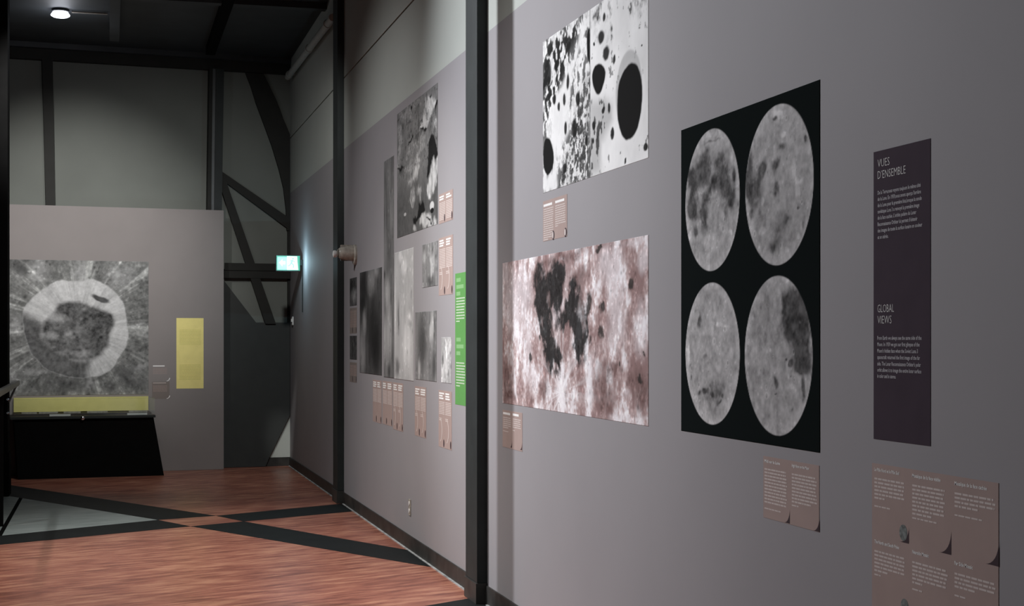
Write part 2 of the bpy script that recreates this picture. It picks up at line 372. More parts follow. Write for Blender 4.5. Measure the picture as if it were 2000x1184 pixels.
def round_off(pts, n=2):
    for _ in range(n):
        q = []
        for i in range(len(pts)):
            a, b = pts[i], pts[(i+1) % len(pts)]
            q += [(a[0]*.75+b[0]*.25, a[1]*.75+b[1]*.25), (a[0]*.25+b[0]*.75, a[1]*.25+b[1]*.75)]
        pts = q
    return pts
class Canvas:
    def __init__(self, w, h, nx, nz, base):
        self.w, self.h, self.nx, self.nz = w, h, nx, nz
        u, v = np.linspace(0, w, nx), np.linspace(0, h, nz)
        self.U, self.V = np.meshgrid(u, v)
        self.c = np.ones((nz, nx, 3))*np.array(base if hasattr(base, '__len__') else (base,)*3)
        self.wu = self.wv = 0
    def warp(self, amp, f, seed=3):
        self.wu = amp*(fbm(self.U, self.V, f, 4, seed)-.5); self.wv = amp*(fbm(self.U, self.V, f, 4, seed+5)-.5)
    def mix(self, val, m):
        val = np.asarray(val, float)
        if val.ndim == 0: val = np.ones(3)*val
        elif val.ndim == 2: val = val[..., None]
        self.c = self.c*(1-m[..., None])+val*m[..., None]
    def mul(self, k, m): self.c *= (1+(k-1)*m)[..., None]
    def ell(self, cu, cv, ru, rv, soft=.35, rot=0, k=1.):
        x, y = self.U+self.wu*k-cu, self.V+self.wv*k-cv
        if rot: x, y = x*math.cos(rot)+y*math.sin(rot), -x*math.sin(rot)+y*math.cos(rot)
        return 1-sst(1-soft, 1+soft, np.sqrt((x/ru)**2+(y/rv)**2))
    def poly(self, pts, soft=.01, k=1.):
        x, y = self.U+self.wu*k, self.V+self.wv*k
        d = np.full(x.shape, 1e9); inside = np.zeros(x.shape, bool)
        n = len(pts)
        for i in range(n):
            ax, ay = pts[i]; bx, by = pts[(i+1) % n]
            ex, ey = bx-ax, by-ay; px, py = x-ax, y-ay
            t = np.clip((px*ex+py*ey)/(ex*ex+ey*ey+1e-12), 0, 1)
            d = np.minimum(d, (px-ex*t)**2+(py-ey*t)**2)
            c = ((ay <= y) & (by > y)) | ((by <= y) & (ay > y))
            with np.errstate(divide='ignore', invalid='ignore'):
                inside ^= c & (px < ex*py/(ey if ey else 1e-12))
        d = np.sqrt(d); d = np.where(inside, -d, d)
        return 1-sst(-soft, soft, d)
    def rag(self, m, n, amt=.9, lo=.25, hi=.75):
        """soft mask broken up by a noise field"""
        return sst(lo, hi, m+amt*(n-.5)*np.minimum(1, 4*m*(1.15-m)))
    def dots(self, n, r0, r1, lo, hi, seed, pw=3.):
        rg = np.random.RandomState(seed); du, dv = self.w/(self.nx-1), self.h/(self.nz-1)
        for _ in range(n):
            cu, cv = rg.rand()*self.w, rg.rand()*self.h; r = r0+(r1-r0)*rg.rand()**pw; k = lo+(hi-lo)*rg.rand()
            i, j = int(cu/du), int(cv/dv); a, e = int(r*2/du)+1, int(r*2/dv)+1
            sl = (slice(max(j-e, 0), j+e+1), slice(max(i-a, 0), i+a+1))
            g = np.exp(-((self.U[sl]-cu)**2+(self.V[sl]-cv)**2)/(r*r))
            self.c[sl] *= (1+(k-1)*g)[..., None]
    def craters(self, n, r0, r1, bright, dark, seed, mask=None, pw=2.):
        rg = np.random.RandomState(seed)
        du, dv = self.w/(self.nx-1), self.h/(self.nz-1)
        for _ in range(n):
            cu, cv = rg.rand()*self.w, rg.rand()*self.h; r = r0+(r1-r0)*rg.rand()**pw
            b, dk = bright*(.4+.6*rg.rand()), dark*rg.rand()
            i, j = int(cu/du), int(cv/dv)
            if mask is not None and mask[min(j, self.nz-1), min(i, self.nx-1)] < rg.rand(): continue
            a, e = int(r*1.6/du)+1, int(r*1.6/dv)+1
            sl = (slice(max(j-e, 0), j+e+1), slice(max(i-a, 0), i+a+1))
            d = np.hypot(self.U[sl]-cu, self.V[sl]-cv)/r
            ring = np.exp(-((d-1)/.35)**2)*b; pit = (1-sst(.5, .95, d))*dk
            self.c[sl] = self.c[sl]*(1+ring[..., None])*(1-pit[..., None])
    def make(self, name, loc, rz, thick=.0012):
        nx, nz = self.nx, self.nz
        n = nx*nz
        co = np.stack([self.U.ravel(), np.full(n, -thick), self.V.ravel()], 1)
        ring = np.concatenate([np.arange(nx), nx-1+nx*np.arange(1, nz), (nz-1)*nx+np.arange(nx-2, -1, -1), nx*np.arange(nz-2, 0, -1)])
        back = co[ring].copy(); back[:, 1] = 0
        co = np.vstack([co, back])
        i = np.arange(nx-1)[None, :]+nx*np.arange(nz-1)[:, None]; i = i.ravel()
        q = np.stack([i, i+1, i+1+nx, i+nx], 1)
        k = np.arange(len(ring)); k2 = (k+1) % len(ring)
        q2 = np.stack([ring[k2], ring[k], n+k, n+k2], 1)
        q = np.vstack([q, q2])
        me = bpy.data.meshes.new(name)
        me.vertices.add(len(co)); me.vertices.foreach_set('co', co.ravel())
        me.loops.add(q.size); me.loops.foreach_set('vertex_index', q.ravel().astype(np.int32))
        me.polygons.add(len(q)); me.polygons.foreach_set('loop_start', np.arange(0, q.size, 4).astype(np.int32))
        me.update(calc_edges=True)
        at = me.color_attributes.new('print', 'FLOAT_COLOR', 'POINT')
        c = np.clip(self.c.reshape(-1, 3), .004, .95)
        c = np.vstack([c, c[ring]]); c = np.hstack([c, np.ones((len(c), 1))])
        at.data.foreach_set('color', c.ravel().astype(np.float32))
        me.materials.append(M_PRINT)
        o = bpy.data.objects.new(name, me); COL.objects.link(o); o.location = loc; o.rotation_euler = (0, 0, rz)
        return o

# outlines of the printed pictures, metres from each print's lower left corner
D = {
    'globes': {'rect': (5.3717,1.1591,1.1562,1.1268),'discs': [(.297,.839,.254,[(.234,.978,.062,.056,-.55),(.107,.911,.058,.072,-.55),(.177,.932,.089,.038,-.5),(.373,.953,.047,.041,-.75),(.313,.895,.036,.021,-.6),(.42,.871,.052,.05,-.75),(.505,.914,.019,.027,-.75),(.494,.828,.028,.036,-.7),(.431,.78,.025,.032,-.5),(.12,.824,.049,.038,-.6),(.24,.763,.035,.051,-.65),(.149,.736,.023,.024,-.6),(.203,.803,.063,.023,-.4),(.325,1.051,.072,.007,-.3),(.252,.855,.049,.028,-.4),(.203,.885,.02,.012,.45),(.12,.941,.009,.007,.45),(.349,.901,.014,.007,.4),(.283,.676,.055,.042,.3),(.331,.825,.048,.041,.12),(.301,.947,.017,.028,.25),(.471,.705,.017,.009,.4),(.087,.735,.016,.014,.3),(.289,1.081,.049,.012,.2),(.396,.765,.016,.018,.2),(.271,.612,.018,.023,.3)]),(.856,.838,.259,[(.733,.909,.033,.028,-.75),(.847,.899,.029,.019,-.6),(.847,.84,.025,.021,-.65),(.836,.812,.02,.01,-.4),(.686,.834,.042,.044,-.6),(.626,.879,.037,.054,-.65),(.644,.941,.022,.039,-.3),(.65,.778,.018,.029,-.5),(1.056,.957,.011,.017,-.65),(.836,1.051,.018,.008,-.6),(.888,.95,.031,.01,-.4),(.858,.695,.056,.033,-.35),(.825,.645,.056,.024,-.4),(.93,.722,.027,.019,-.35),(1.036,.696,.012,.016,-.4),(1.008,.746,.008,.007,-.8),(.908,.911,.055,.042,-.15),(.903,.986,.017,.01,.5),(.994,.823,.017,.025,.45),(.973,.871,.013,.032,.25),(.727,.701,.033,.019,.3),(.864,1.066,.044,.014,.25),(.951,.975,.032,.028,.15),(.715,.899,.012,.048,.2),(.733,.795,.014,.011,.3),(.924,.62,.015,.007,.3),(1.004,.662,.01,.007,.35)]),(.298,.292,.254,[(.184,.409,.018,.02,-.7),(.361,.176,.083,.041,-.3),(.301,.128,.097,.051,-.35),(.19,.152,.018,.014,-.5),(.24,.156,.015,.008,-.6),(.299,.14,.012,.006,-.5),(.394,.143,.009,.007,-.5),(.376,.123,.009,.005,-.5),(.111,.202,.008,.009,-.6),(.267,.22,.006,.004,-.6),(.24,.28,.017,.012,-.4),(.289,.507,.018,.012,-.2),(.277,.361,.037,.019,.3),(.077,.292,.012,.048,.4),(.323,.451,.017,.028,.2),(.408,.454,.021,.023,.2),(.373,.391,.071,.009,.2),(.152,.431,.051,.038,.1),(.477,.291,.023,.022,.2),(.361,.249,.024,.018,.2),(.187,.117,.01,.006,.35)]),(.85,.29,.258,[(.946,.449,.057,.049,-.75),(.941,.391,.057,.045,-.7),(1.013,.363,.061,.053,-.78),(1.013,.306,.046,.049,-.78),(1.033,.262,.042,.031,-.75),(1.038,.187,.016,.022,-.75),(1.028,.416,.061,.053,-.5),(1.053,.451,.04,.035,-.45),(1.083,.28,.025,.039,-.4),(1.003,.243,.031,.018,-.4),(1.043,.156,.014,.018,-.4),(.836,.203,.02,.018,-.65),(.825,.171,.013,.005,-.5),(.948,.266,.011,.01,-.75),(.922,.282,.007,.005,-.6),(.872,.227,.021,.016,-.2),(.946,.218,.008,.006,-.4),(.682,.128,.029,.019,-.35),(.779,.402,.028,.028,-.12),(.962,.119,.01,.008,-.4),(1.013,.392,.007,.004,.8),(.806,.307,.011,.006,.45),(.757,.36,.045,.021,.15),(.677,.294,.029,.028,.2),(.951,.184,.021,.013,.25),(1.053,.332,.015,.026,.25),(.998,.466,.02,.018,.25),(1.088,.337,.012,.017,.25),(.784,.23,.033,.028,.12),(.899,.053,.013,.005,.3),(.909,.527,.026,.007,.2)])]},
    'mare': {'rect': (8.0643,1.1559,2.3326,.7621),'dark': [[(.693,.726),(.786,.696),(.895,.647),(.948,.694),(1.12,.701),(1.171,.66),(1.154,.574),(1.104,.508),(.948,.502),(.913,.463),(.966,.393),(.948,.334),(1.12,.296),(1.11,.199),(.93,.2),(.877,.254),(.786,.334),(.749,.435),(.666,.518),(.644,.61)],[(1.237,.61),(1.349,.615),(1.371,.549),(1.443,.501),(1.474,.436),(1.564,.389),(1.534,.316),(1.428,.298),(1.396,.251),(1.359,.297),(1.317,.372),(1.253,.448),(1.12,.411),(1.052,.431),(1.104,.46),(1.204,.496)]],'ell': [(1.549,.494,.054,.044),(1.73,.477,.037,.023),(1.73,.379,.031,.04),(2.127,.561,.03,.027),(.559,.256,.023,.023),(1.682,.745,.04,.012),(.723,.354,.015,.02),(1.993,.254,.013,.012),(2.239,.18,.024,.013),(2.275,.279,.01,.008)],'brown': [(1.301,.73,.193,.033),(1.001,.746,.174,.024),(1.767,.115,.141,.088),(2.251,.123,.085,.09),(.128,.136,.121,.12),(.128,.038,.13,.033),(1.396,.613,.125,.037),(.823,.113,.073,.06),(2.127,.168,.035,.025),(1.864,.214,.164,.026)],'bright': [(1.945,.481,.12,.172),(1.864,.683,.164,.096),(1.104,.102,.095,.106),(.4,.523,.182,.19),(.15,.551,.108,.163),(2.251,.401,.073,.098),(.52,.292,.063,.073),(1.035,.451,.086,.059),(1.579,.19,.059,.054),(2.076,.108,.046,.017),(1.919,.016,.108,.022),(2.275,.662,.06,.049),(1.519,.727,.045,.014),(1.12,.725,.061,.014),(.598,.148,.116,.062),(.063,.718,.066,.055),(2.202,.748,.123,.021)],'ray': (1.12,.093)},
    'bw': {'rect': (7.2602,2.2253,1.5286,.7489),'seam': .764,'dark': [[(.789,.457),(.833,.486),(.91,.486),(.987,.445),(.98,.402),(.917,.35),(.857,.351),(.796,.41)],[(.724,.657),(.764,.683),(.764,.495),(.742,.517),(.714,.583)],[(.02,.257),(.074,.267),(.139,.25),(.203,.157),(.168,.096),(.08,.076),(.008,.121),(-.001,.189)],[(1.36,.414),(1.432,.369),(1.456,.303),(1.456,.236),(1.436,.171),(1.38,.116),(1.276,.097),(1.211,.121),(1.157,.181),(1.139,.248),(1.143,.311),(1.174,.37),(1.244,.408)]],'ell': [(.994,.513,.042,.031),(.581,.379,.031,.036),(1.033,.271,.021,.02),(.957,.271,.019,.015),(1.079,.156,.025,.025),(.821,.22,.022,.021),(1.101,.468,.018,.022),(1.492,.044,.026,.015),(.964,.676,.019,.02),(.821,.584,.012,.009),(.427,.486,.024,.039),(.367,.082,.033,.024),(.389,.27,.025,.032),(.08,.46,.036,.02),(.24,.593,.046,.021),(.928,.598,.042,.029),(.08,.576,.066,.066),(.435,.658,.038,.035),(.197,.434,.029,.024),(.269,.391,.023,.018),(.367,.408,.022,.032),(.02,.536,.021,.025),(.534,.251,.037,.047),(.709,.174,.02,.023),(.808,.161,.015,.012),(1.452,.46,.006,.005),(1.244,.015,.011,.014)],'big': (1.308,.255,.154,.163),'smooth': [[(.764,.747),(.697,.75),(.62,.616),(.516,.518),(.422,.36),(.449,.246),(.339,.197),(.226,.13),(.255,.006),(.008,-.004),(.002,.08),(.08,.076),(.203,.1),(.226,.219),(.168,.283),(.168,.381),(.255,.45),(.555,.581),(.607,.672)]],'fine': [[(.659,.463),(.764,.468),(.764,.001),(.255,-.003),(.339,.117),(.449,.183),(.476,.258),(.581,.322)]],'dense': [[(-.001,.744),(.607,.749),(.646,.68),(.476,.619),(.422,.534),(.255,.45),(.139,.369),(-.001,.306)]],'mott': [[(.772,.757),(1.157,.736),(1.522,.689),(1.522,.588),(1.329,.622),(1.244,.597),(1.067,.547),(.975,.557),(.881,.597),(.857,.653),(.772,.655)]],'grey': [[(.772,.339),(.975,.323),(1.067,.266),(1.079,.206),(.928,.139),(.905,.009),(.772,.008)]]},
    'mtn': {'rect': (11.2259,2.258,1.4531,.9243),'mid': [[(.96,.669),(1.088,.638),(1.031,.556),(.815,.534),(.589,.581),(.327,.512),(.38,.586),(.589,.63)],[(.327,.471),(.537,.528),(.74,.524),(.69,.432),(.433,.4)],[(.589,.345),(.715,.313),(.64,.223),(.459,.219)],[(.024,.823),(.191,.811),(.136,.635),(.024,.504)],[(.765,.318),(.888,.287),(.863,.242),(.74,.272)],[(.108,.904),(.486,.91),(.839,.925),(.936,.881),(.537,.803),(.219,.828)]],'bright': [[(1.078,.888),(1.307,.889),(1.405,.847),(1.378,.778),(1.289,.731),(1.078,.719),(.79,.706),(.912,.751),(1.031,.81)],[(.79,.547),(.888,.488),(.854,.434),(.73,.38),(.486,.355),(.396,.349),(.537,.4),(.69,.452)],[(1.226,.375),(1.33,.4),(1.431,.462),(1.431,.317),(1.352,.211),(1.171,.218),(1.069,.288)],[(1.418,.722),(1.431,.643),(1.343,.655)],[(.839,.11),(1.171,.093),(1.431,.017),(1.418,-.009),(.839,.004)],[(.614,.059),(.715,.071),(.74,-.008),(.614,.0)]],'dark': [[(1.24,.581),(1.396,.552),(1.431,.507),(1.431,.462),(1.271,.416),(1.078,.339),(1.106,.463),(1.162,.54)],[(.888,.225),(1.064,.106),(.863,.117),(.75,.078),(.589,.046),(.64,.135),(.74,.108),(.79,.191)],[(.589,.703),(.391,.659),(.459,.646),(.614,.675)],[(1.396,.839),(1.431,.852),(1.431,.725),(1.387,.731)],[(1.031,.81),(.912,.77),(.863,.729),(.96,.773)],[(1.217,.908),(1.285,.893),(1.134,.893)],[(.79,.706),(1.078,.719),(1.116,.69),(.888,.693)],[(-.004,.517),(.246,.495),(.246,.465),(-.004,.497)],[(1.031,.075),(1.352,.041),(1.171,.027)],[(.486,.89),(.589,.885),(.512,.847)],[(-.004,.874),(.12,.867),(.064,.839)]],'ell': [(1.271,.135,.068,.029),(1.276,.103,.054,.018),(.316,.153,.043,.012)]},
    'crater': {'rect': (-1.0999,17.7277,.8795,1.5287,1.5109),'ctr': (.752,.72),'outer': [(.163,.961),(.234,1.055),(.362,1.171),(.492,1.267),(.622,1.289),(.752,1.277),(.91,1.307),(1.016,1.274),(1.122,1.2),(1.228,1.091),(1.262,.982),(1.295,.859),(1.306,.694),(1.288,.557),(1.228,.461),(1.148,.324),(1.082,.256),(.936,.202),(.752,.197),(.557,.233),(.401,.301),(.298,.41),(.221,.531),(.183,.679),(.163,.8)],'inner': [(.375,.719),(.401,.827),(.492,.882),(.531,1.017),(.622,1.052),(.779,1.053),(.963,.98),(1.122,.913),(1.155,.831),(1.108,.68),(1.082,.557),(.989,.434),(.857,.38),(.7,.408),(.557,.476),(.44,.558),(.388,.625)],'shade': [(.157,.907),(.298,.881),(.401,.8),(.375,.666),(.492,.53),(.7,.408),(.884,.38),(.818,.19),(.557,.226),(.401,.301),(.298,.41),(.221,.531),(.176,.679)],'hole': (1.002,1.082,.095,.033),'dark': [(1.255,.255,.12,.082),(1.349,.13,.161,.069),(.622,.124,.208,.095),(.119,1.43,.115,.107),(.7,.788,.039,.041),(.518,.503,.078,.022),(.661,.422,.065,.027),(.57,.964,.039,.019),(1.095,.092,.08,.055),(.884,.952,.211,.082)],'bright': [(.324,1.393,.09,.121),(.08,.773,.077,.094),(.531,.855,.091,.047),(.779,1.359,.079,.109),(.936,.625,.106,.034),(.466,.666,.078,.041),(.87,.135,.053,.068),(1.215,1.324,.16,.11),(1.416,.783,.094,.014),(1.042,1.021,.066,.027),(.792,.462,.092,.034),(.298,.262,.116,.04),(.055,.21,.089,.04),(.648,.693,.039,.027),(1.429,.309,.081,.028)]},
    'dark': {'rect': (12.9869,1.2182,1.0959,.8563),'dark': [(.73,.374,.352,.226),(.211,.735,.254,.123),(.817,.178,.232,.195),(.147,.583,.16,.062)],'bright': [(.582,.772,.18,.099),(.134,.173,.141,.185),(.243,.418,.076,.082),(.846,.83,.086,.039)]},
    'tall': {'rect': (11.798,1.2089,.4341,1.6835),'dark': [(.021,.134,.076,.085),(.235,.062,.052,.056),(.021,.805,.033,.028)],'bright': [(.021,.285,.109,.189),(.129,.66,.096,.094),(.209,.36,.105,.186)]},
    'pale': {'rect': (11.3425,1.207,.7518,.9461),'dark': [(.166,.452,.034,.113),(.132,.081,.079,.062),(.61,.407,.052,.03)],'bright': [(.03,.516,.04,.156),(.398,.822,.108,.05),(.61,.446,.052,.04),(.233,.901,.067,.041),(.505,.248,.159,.15)]},
    'streak': {'rect': (10.2803,1.8566,.5075,.2932),'dark': [(.359,.134,.022,.028),(.278,.036,.091,.037)],'bright': [(.332,.136,.063,.064),(.069,.205,.047,.038)]},
    'rim': {'rect': (10.5254,1.224,.7202,.4689),'dark': [(.649,.372,.027,.046),(.243,.252,.144,.171),(.636,.097,.062,.073)],'bright': [(.586,.363,.04,.083),(.523,.336,.036,.056),(.146,.06,.039,.057)]},
    'light': {'rect': (9.6612,1.2244,.3061,.292),'dark': [(.053,.146,.025,.036)],'bright': [(.145,.13,.05,.079),(.032,.057,.042,.054),(.219,.236,.065,.044)]},
    'dim_a': {'rect': (13.5502,1.8,.3948,.2456),'dark': [(.107,.176,.14,.064)],'bright': [(.246,.086,.11,.053)]},
    'dim_b': {'rect': (13.5502,1.3264,.3948,.2097),'dark': [(.107,.596,.14,.064)],'bright': []},
    'cap_large': {'rect': (3.8893,.6,.631,.5544),'cols': [(.0142,.1845,.533,.1526,.512,6,.35,(.4353,.1021)),(.2228,.3885,.5335,.3661,.5117,8,.6,(.425,.3467)),(.4339,.6198,.5322,.5814,.5111,4,.6,(.4561,.5594)),(.0142,.1894,.3314,.1526,.3093,6,.45,(.2437,.0504)),(.2228,.4025,.3302,.3073,.307,6,.3,(.2354,.2739)),(.4339,.6226,.33,.518,.3077,4,.5,(.2527,.4849))],'pitch': .0107,'corners': [(.418,.352),(.633,.353),(.205,.353)],'csize': [(.049,.05)],'globes': [(.175,.379,.021,.022),(.182,.18,.021,.022)]},
    'cap_noon': {'rect': (4.6276,.9186,.407,.2013),'cols': [(.0102,.1842,.1812,.1291,.1597,11,1.0,(.0314,.1341)),(.2172,.3928,.1825,.3394,.1598,9,.8,(.0623,.2662))],'pitch': .0107,'corners': [(.202,.002),(.409,.001)]},
    'cap_top': {'rect': (7.2602,1.9857,.4108,.1983),'cols': [(.012,.1834,.1756,.1629,.1568,15,.5,None),(.216,.3903,.1766,.367,.1572,10,.3,None)],'pitch': .0107,'crescents': [(.181,.02,.021,.023),(.386,.02,.022,.022)]},
    'cap_mare': {'rect': (8.0643,.9179,.4115,.2018),'cols': [(.0146,.1868,.1837,.1649,.161,6,.7,(.0876,.1265)),(.2193,.3835,.1849,.3417,.1614,5,1.0,(.1007,.2623))],'pitch': .0107,'corners': [(.203,.007),(.406,.008)]},
    'cap_a': {'rect': (9.7327,2.2529,.4219,.191)},
    'cap_b': {'rect': (9.7327,1.7874,.4219,.3723)},
    'cap_c': {'rect': (12.3149,.837,.4121,.3407)},
    'cap_d': {'rect': (11.856,.8416,.4273,.3381)},
    'cap_e': {'rect': (11.3962,.826,.4068,.3541)},
    'cap_f': {'rect': (10.5439,.8305,.3951,.3462)},
    'cap_g': {'rect': (9.7407,.8061,.393,.3683)},
    'cap_dim1': {'rect': (13.5502,1.5564,.3948,.2254)},
    'cap_dim2': {'rect': (13.5502,1.1257,.3948,.1758)},
    'purple': {'rect': (3.8804,1.2224,.3065,.8039),'text': [('VUES',.0245,.7586,.0906,.0225),('D’ENSEMBLE',.0245,.726,.1782,.0225),('De la Terre,nous voyons toujours le même côté',.0245,.6826,.2576,.0105),('de la Lune. En 1959,nous avons aperçu l’arrière',.0245,.665,.259,.0105),('de la Lune pour la première fois,lorsque la sonde',.0245,.6475,.2631,.0105),('soviétique Luna 3 a renvoyé la première image',.0245,.6302,.2507,.0105),('de la face cachée. L’orbite polaire du Lunar',.0245,.6127,.2347,.0105),('Reconnaissance Orbiter lui permet d’obtenir',.0245,.5947,.2403,.0105),('des images de toute la surface lunaire en couleur',.0245,.5771,.2659,.0105),('et en stéréo.',.0245,.5588,.0846,.0105),('GLOBAL',.024,.354,.1156,.0225),('VIEWS',.024,.3227,.1019,.0225),('From Earth we always see the same side of the',.0224,.2779,.2618,.0105),('Moon. In 1959 we got our first glimpse of the',.0224,.2602,.2519,.0105),('Moon’s hidden face when the Soviet Luna 3',.0224,.2424,.2433,.0105),('spacecraft returned the first image of the far',.0224,.2246,.254,.0105),('side. The Lunar Reconnaissance Orbiter’s polar',.0224,.2065,.2583,.0105),('orbit allows it to image the entire lunar surface',.0224,.1891,.2611,.0105),('in color and in stereo.',.0224,.1721,.127,.0105)]},
    'green': {'rect': (9.2451,1.101,.2888,.809)},
    'yellow': {'rect': (.7348,17.8883,.9409,.3081,.8092)},
    'cap_panel': {'rect': (.4628,17.8645,.823,.1951,.4027)},
    'outlet': [2.072,10.724,.304],
    'switch': [2.072,17.979,1.722],
    'fixture': [2.072,13.212,2.243],
    'exit': [2.072,16.971,2.358],
}


def wall_place(d): y, z0, w_, h_ = d['rect']; return (WX, y, z0), w_, h_

# --- four moon globes on black
d = D['globes']; loc, w_, h_ = wall_place(d)
cv = Canvas(w_, h_, 230, 500, (.011, .014, .014))
for k, (cu, cz, rr, blobs) in enumerate(d['discs']):
    cv.warp(.05, 11, 3+k*4)
    rad = np.hypot(cv.U-cu, cv.V-cz)/rr
    nA, nB = fbm(cv.U, cv.V, 14, 5, 2+k, .6), fbm(cv.U, cv.V, 42, 3, 9+k, .6)
    g = .42+.30*(fbm(cv.U, cv.V, 8, 5, 12+k, .6)-.5)+.34*(nB-.5)
    tmp = Canvas(w_, h_, 230, 500, 0); tmp.c = np.repeat(g[..., None], 3, 2)*np.array([1, .985, .99]); tmp.wu, tmp.wv = cv.wu, cv.wv
    dark = np.zeros_like(g)
    for (bu, bv, ru, rv, a) in blobs:
        if a < 0:
            q = ((tmp.U+tmp.wu-bu)/ru)**2+((tmp.V+tmp.wv-bv)/rv)**2
            dark += -a*1.35*np.exp(-.85*q)
    nL = fbm(cv.U, cv.V, 22, 4, 26+k, .62)
    dark = .80*sst(.12, .80, dark*(.35+1.3*nL))
    tmp.c *= (1-dark*(1-.3*(nB-.3)))[..., None]
    for (bu, bv, ru, rv, a) in blobs:
        if a > 0: tmp.mul(1+a*1.1, tmp.rag(tmp.ell(bu, bv, ru, rv, .8), nA, 1, .1, .9))
    tmp.dots(700, .0025, .010, 1.0, 1.5, 20+k); tmp.dots(350, .0025, .008, .6, 1, 40+k)
    tmp.craters(90, .004, .011, .35, .3, 60+k)
    sh = 1+.25*sst(.80, .98, rad)
    tmp.c *= sh[..., None]
    cv.wu = cv.wv = 0
    m = (1-sst(.985, 1.003, rad))[..., None]
    cv.c = cv.c*(1-m)+tmp.c*m
tag(cv.make('moon_globes_poster', loc, RW), 'square black poster of four grey moon globes', 'poster')

# --- colour mosaic of a dark sea
d = D['mare']; loc, w_, h_ = wall_place(d)
cv = Canvas(w_, h_, 300, 370, 0)
f1 = fbm(cv.U, cv.V, 5, 5, 1, .6); f2 = fbm(cv.U*1.6, cv.V*.8, 12, 4, 6); f3 = fbm(cv.U, cv.V, 60, 2, 12)
t_ = sst(.36, .66, .5*f1+.35*f2+.15*f3)
c0, c1, c2 = np.array([.27, .185, .18]), np.array([.46, .36, .355]), np.array([.78, .755, .78])
cv.c = np.where(t_[..., None] < .5, c0+(c1-c0)*(t_[..., None]*2), c1+(c2-c1)*(t_[..., None]*2-1))
cv.warp(.12, 6, 4)
for e in d['bright']: cv.mix((.76, .73, .76), cv.ell(*e, .6)*.55*(.35+.9*f2))
for e in d['brown']: cv.mix((.135, .085, .08), cv.ell(*e, .6)*np.clip(.35+1.1*(f3-.25), 0, .9))
ru_, rv_ = d['ray']
ang = np.arctan2(cv.V-rv_, (cv.U-ru_)); dist = np.hypot(cv.U-ru_, cv.V-rv_)
rays = np.clip(fbm(ang*5, dist*1.5, 2.2, 3, 8)-.48, 0, 1)*4*np.exp(-dist/.22)
cv.mix((.82, .80, .82), np.clip(rays+np.exp(-(dist/.06)**2), 0, .9))
cv.warp(.10, 12, 9)
nA, nB = fbm(cv.U, cv.V, 9, 5, 15, .62), fbm(cv.U, cv.V, 26, 4, 19, .6)
for p in d['dark']:
    m = cv.rag(cv.poly(round_off(p, 1), .085), .5*nA+.5*nB, 1.5, .12, .55)
    cv.mix(.034+.05*np.clip(nB-.45, 0, 1), m*(.97-.35*sst(.55, .75, nA)))
for e in d['ell']: cv.mix((.05, .047, .045), cv.rag(cv.ell(*e, .8, 0, .8), nB, 1.3, .1, .8)*.92)
cv.dots(1500, .003, .012, 1.05, 1.6, 5); cv.dots(900, .003, .012, .55, .95, 6)
cv.craters(160, .005, .014, .35, .3, 7)
cv.c = np.clip(cv.c*1.12-.012, 0, 1)
tag(cv.make('moon_sea_poster', loc, RW), 'wide pinkish brown moon surface print with dark sea patches', 'poster')

# --- stark black and white print, two strips
d = D['bw']; loc, w_, h_ = wall_place(d)
cv = Canvas(w_, h_, 230, 420, .76)
n1 = fbm(cv.U*1.15, cv.V*.85, 22, 3, 2, .5); n2 = fbm(cv.U*1.0, cv.V*.9, 55, 3, 8); n0 = fbm(cv.U, cv.V, 5, 4, 14)
left = (cv.U < d['seam']).astype(float)
cv.c *= (.80+.42*n0)[..., None]
cv.mix(.03, left*sst(.50, .60, .75*n1+.25*n2)*.85)
cv.mix(.30, left*sst(.45, .60, n2)*.35)
for p in d['dense']: cv.mix(.025, cv.poly(p, .06)*sst(.45, .53, .75*n1+.25*n2)*.95)
cv.warp(.03, 10, 5)
for p in d['smooth']: cv.mix(.78+.14*(n0-.5), cv.poly(p, .025)*.93)
for p in d['fine']: cv.mix(.04, cv.poly(p, .03)*sst(.46, .58, n2)*.85); cv.mix(.10, cv.poly(p, .05)*sst(.5, .7, n0)*.5)
for p in d['mott']: cv.mix(.09, cv.poly(p, .05)*sst(.44, .62, .5*n0+.3*n1+.2*n2)*.9)
for p in d['grey']: cv.mix(.28, cv.poly(p, .04)*.55); cv.mix(.05, cv.poly(p, .02)*sst(.58, .64, n1)*.9)
sp = sst(.66, .72, .6*n1+.4*n2)*(1-left); cv.mix(.05, sp*.7)
cv.wu = cv.wv = 0
bu, bv, bru, brv = d['big']
cv.mix(.80, cv.ell(bu+.01, bv, bru*1.14, brv*1.10, .06)*.8); cv.mix(.34, cv.ell(bu-.02, bv+.05, bru*1.07, brv*1.02, .05)*.6)
cv.warp(.02, 14, 7)
for p in d['dark']: cv.mix(.020, cv.poly(round_off(p, 3), .006, .6))
for e in d['ell']: cv.mix(.024, cv.ell(*e, .25, 0, 1.2)*.97)
seam = np.abs(cv.U-d['seam']) < .004; cv.c[seam] *= .55
tag(cv.make('shadowed_craters_poster', loc, RW), 'stark black and white crater print high above the pinkish moon print', 'poster')

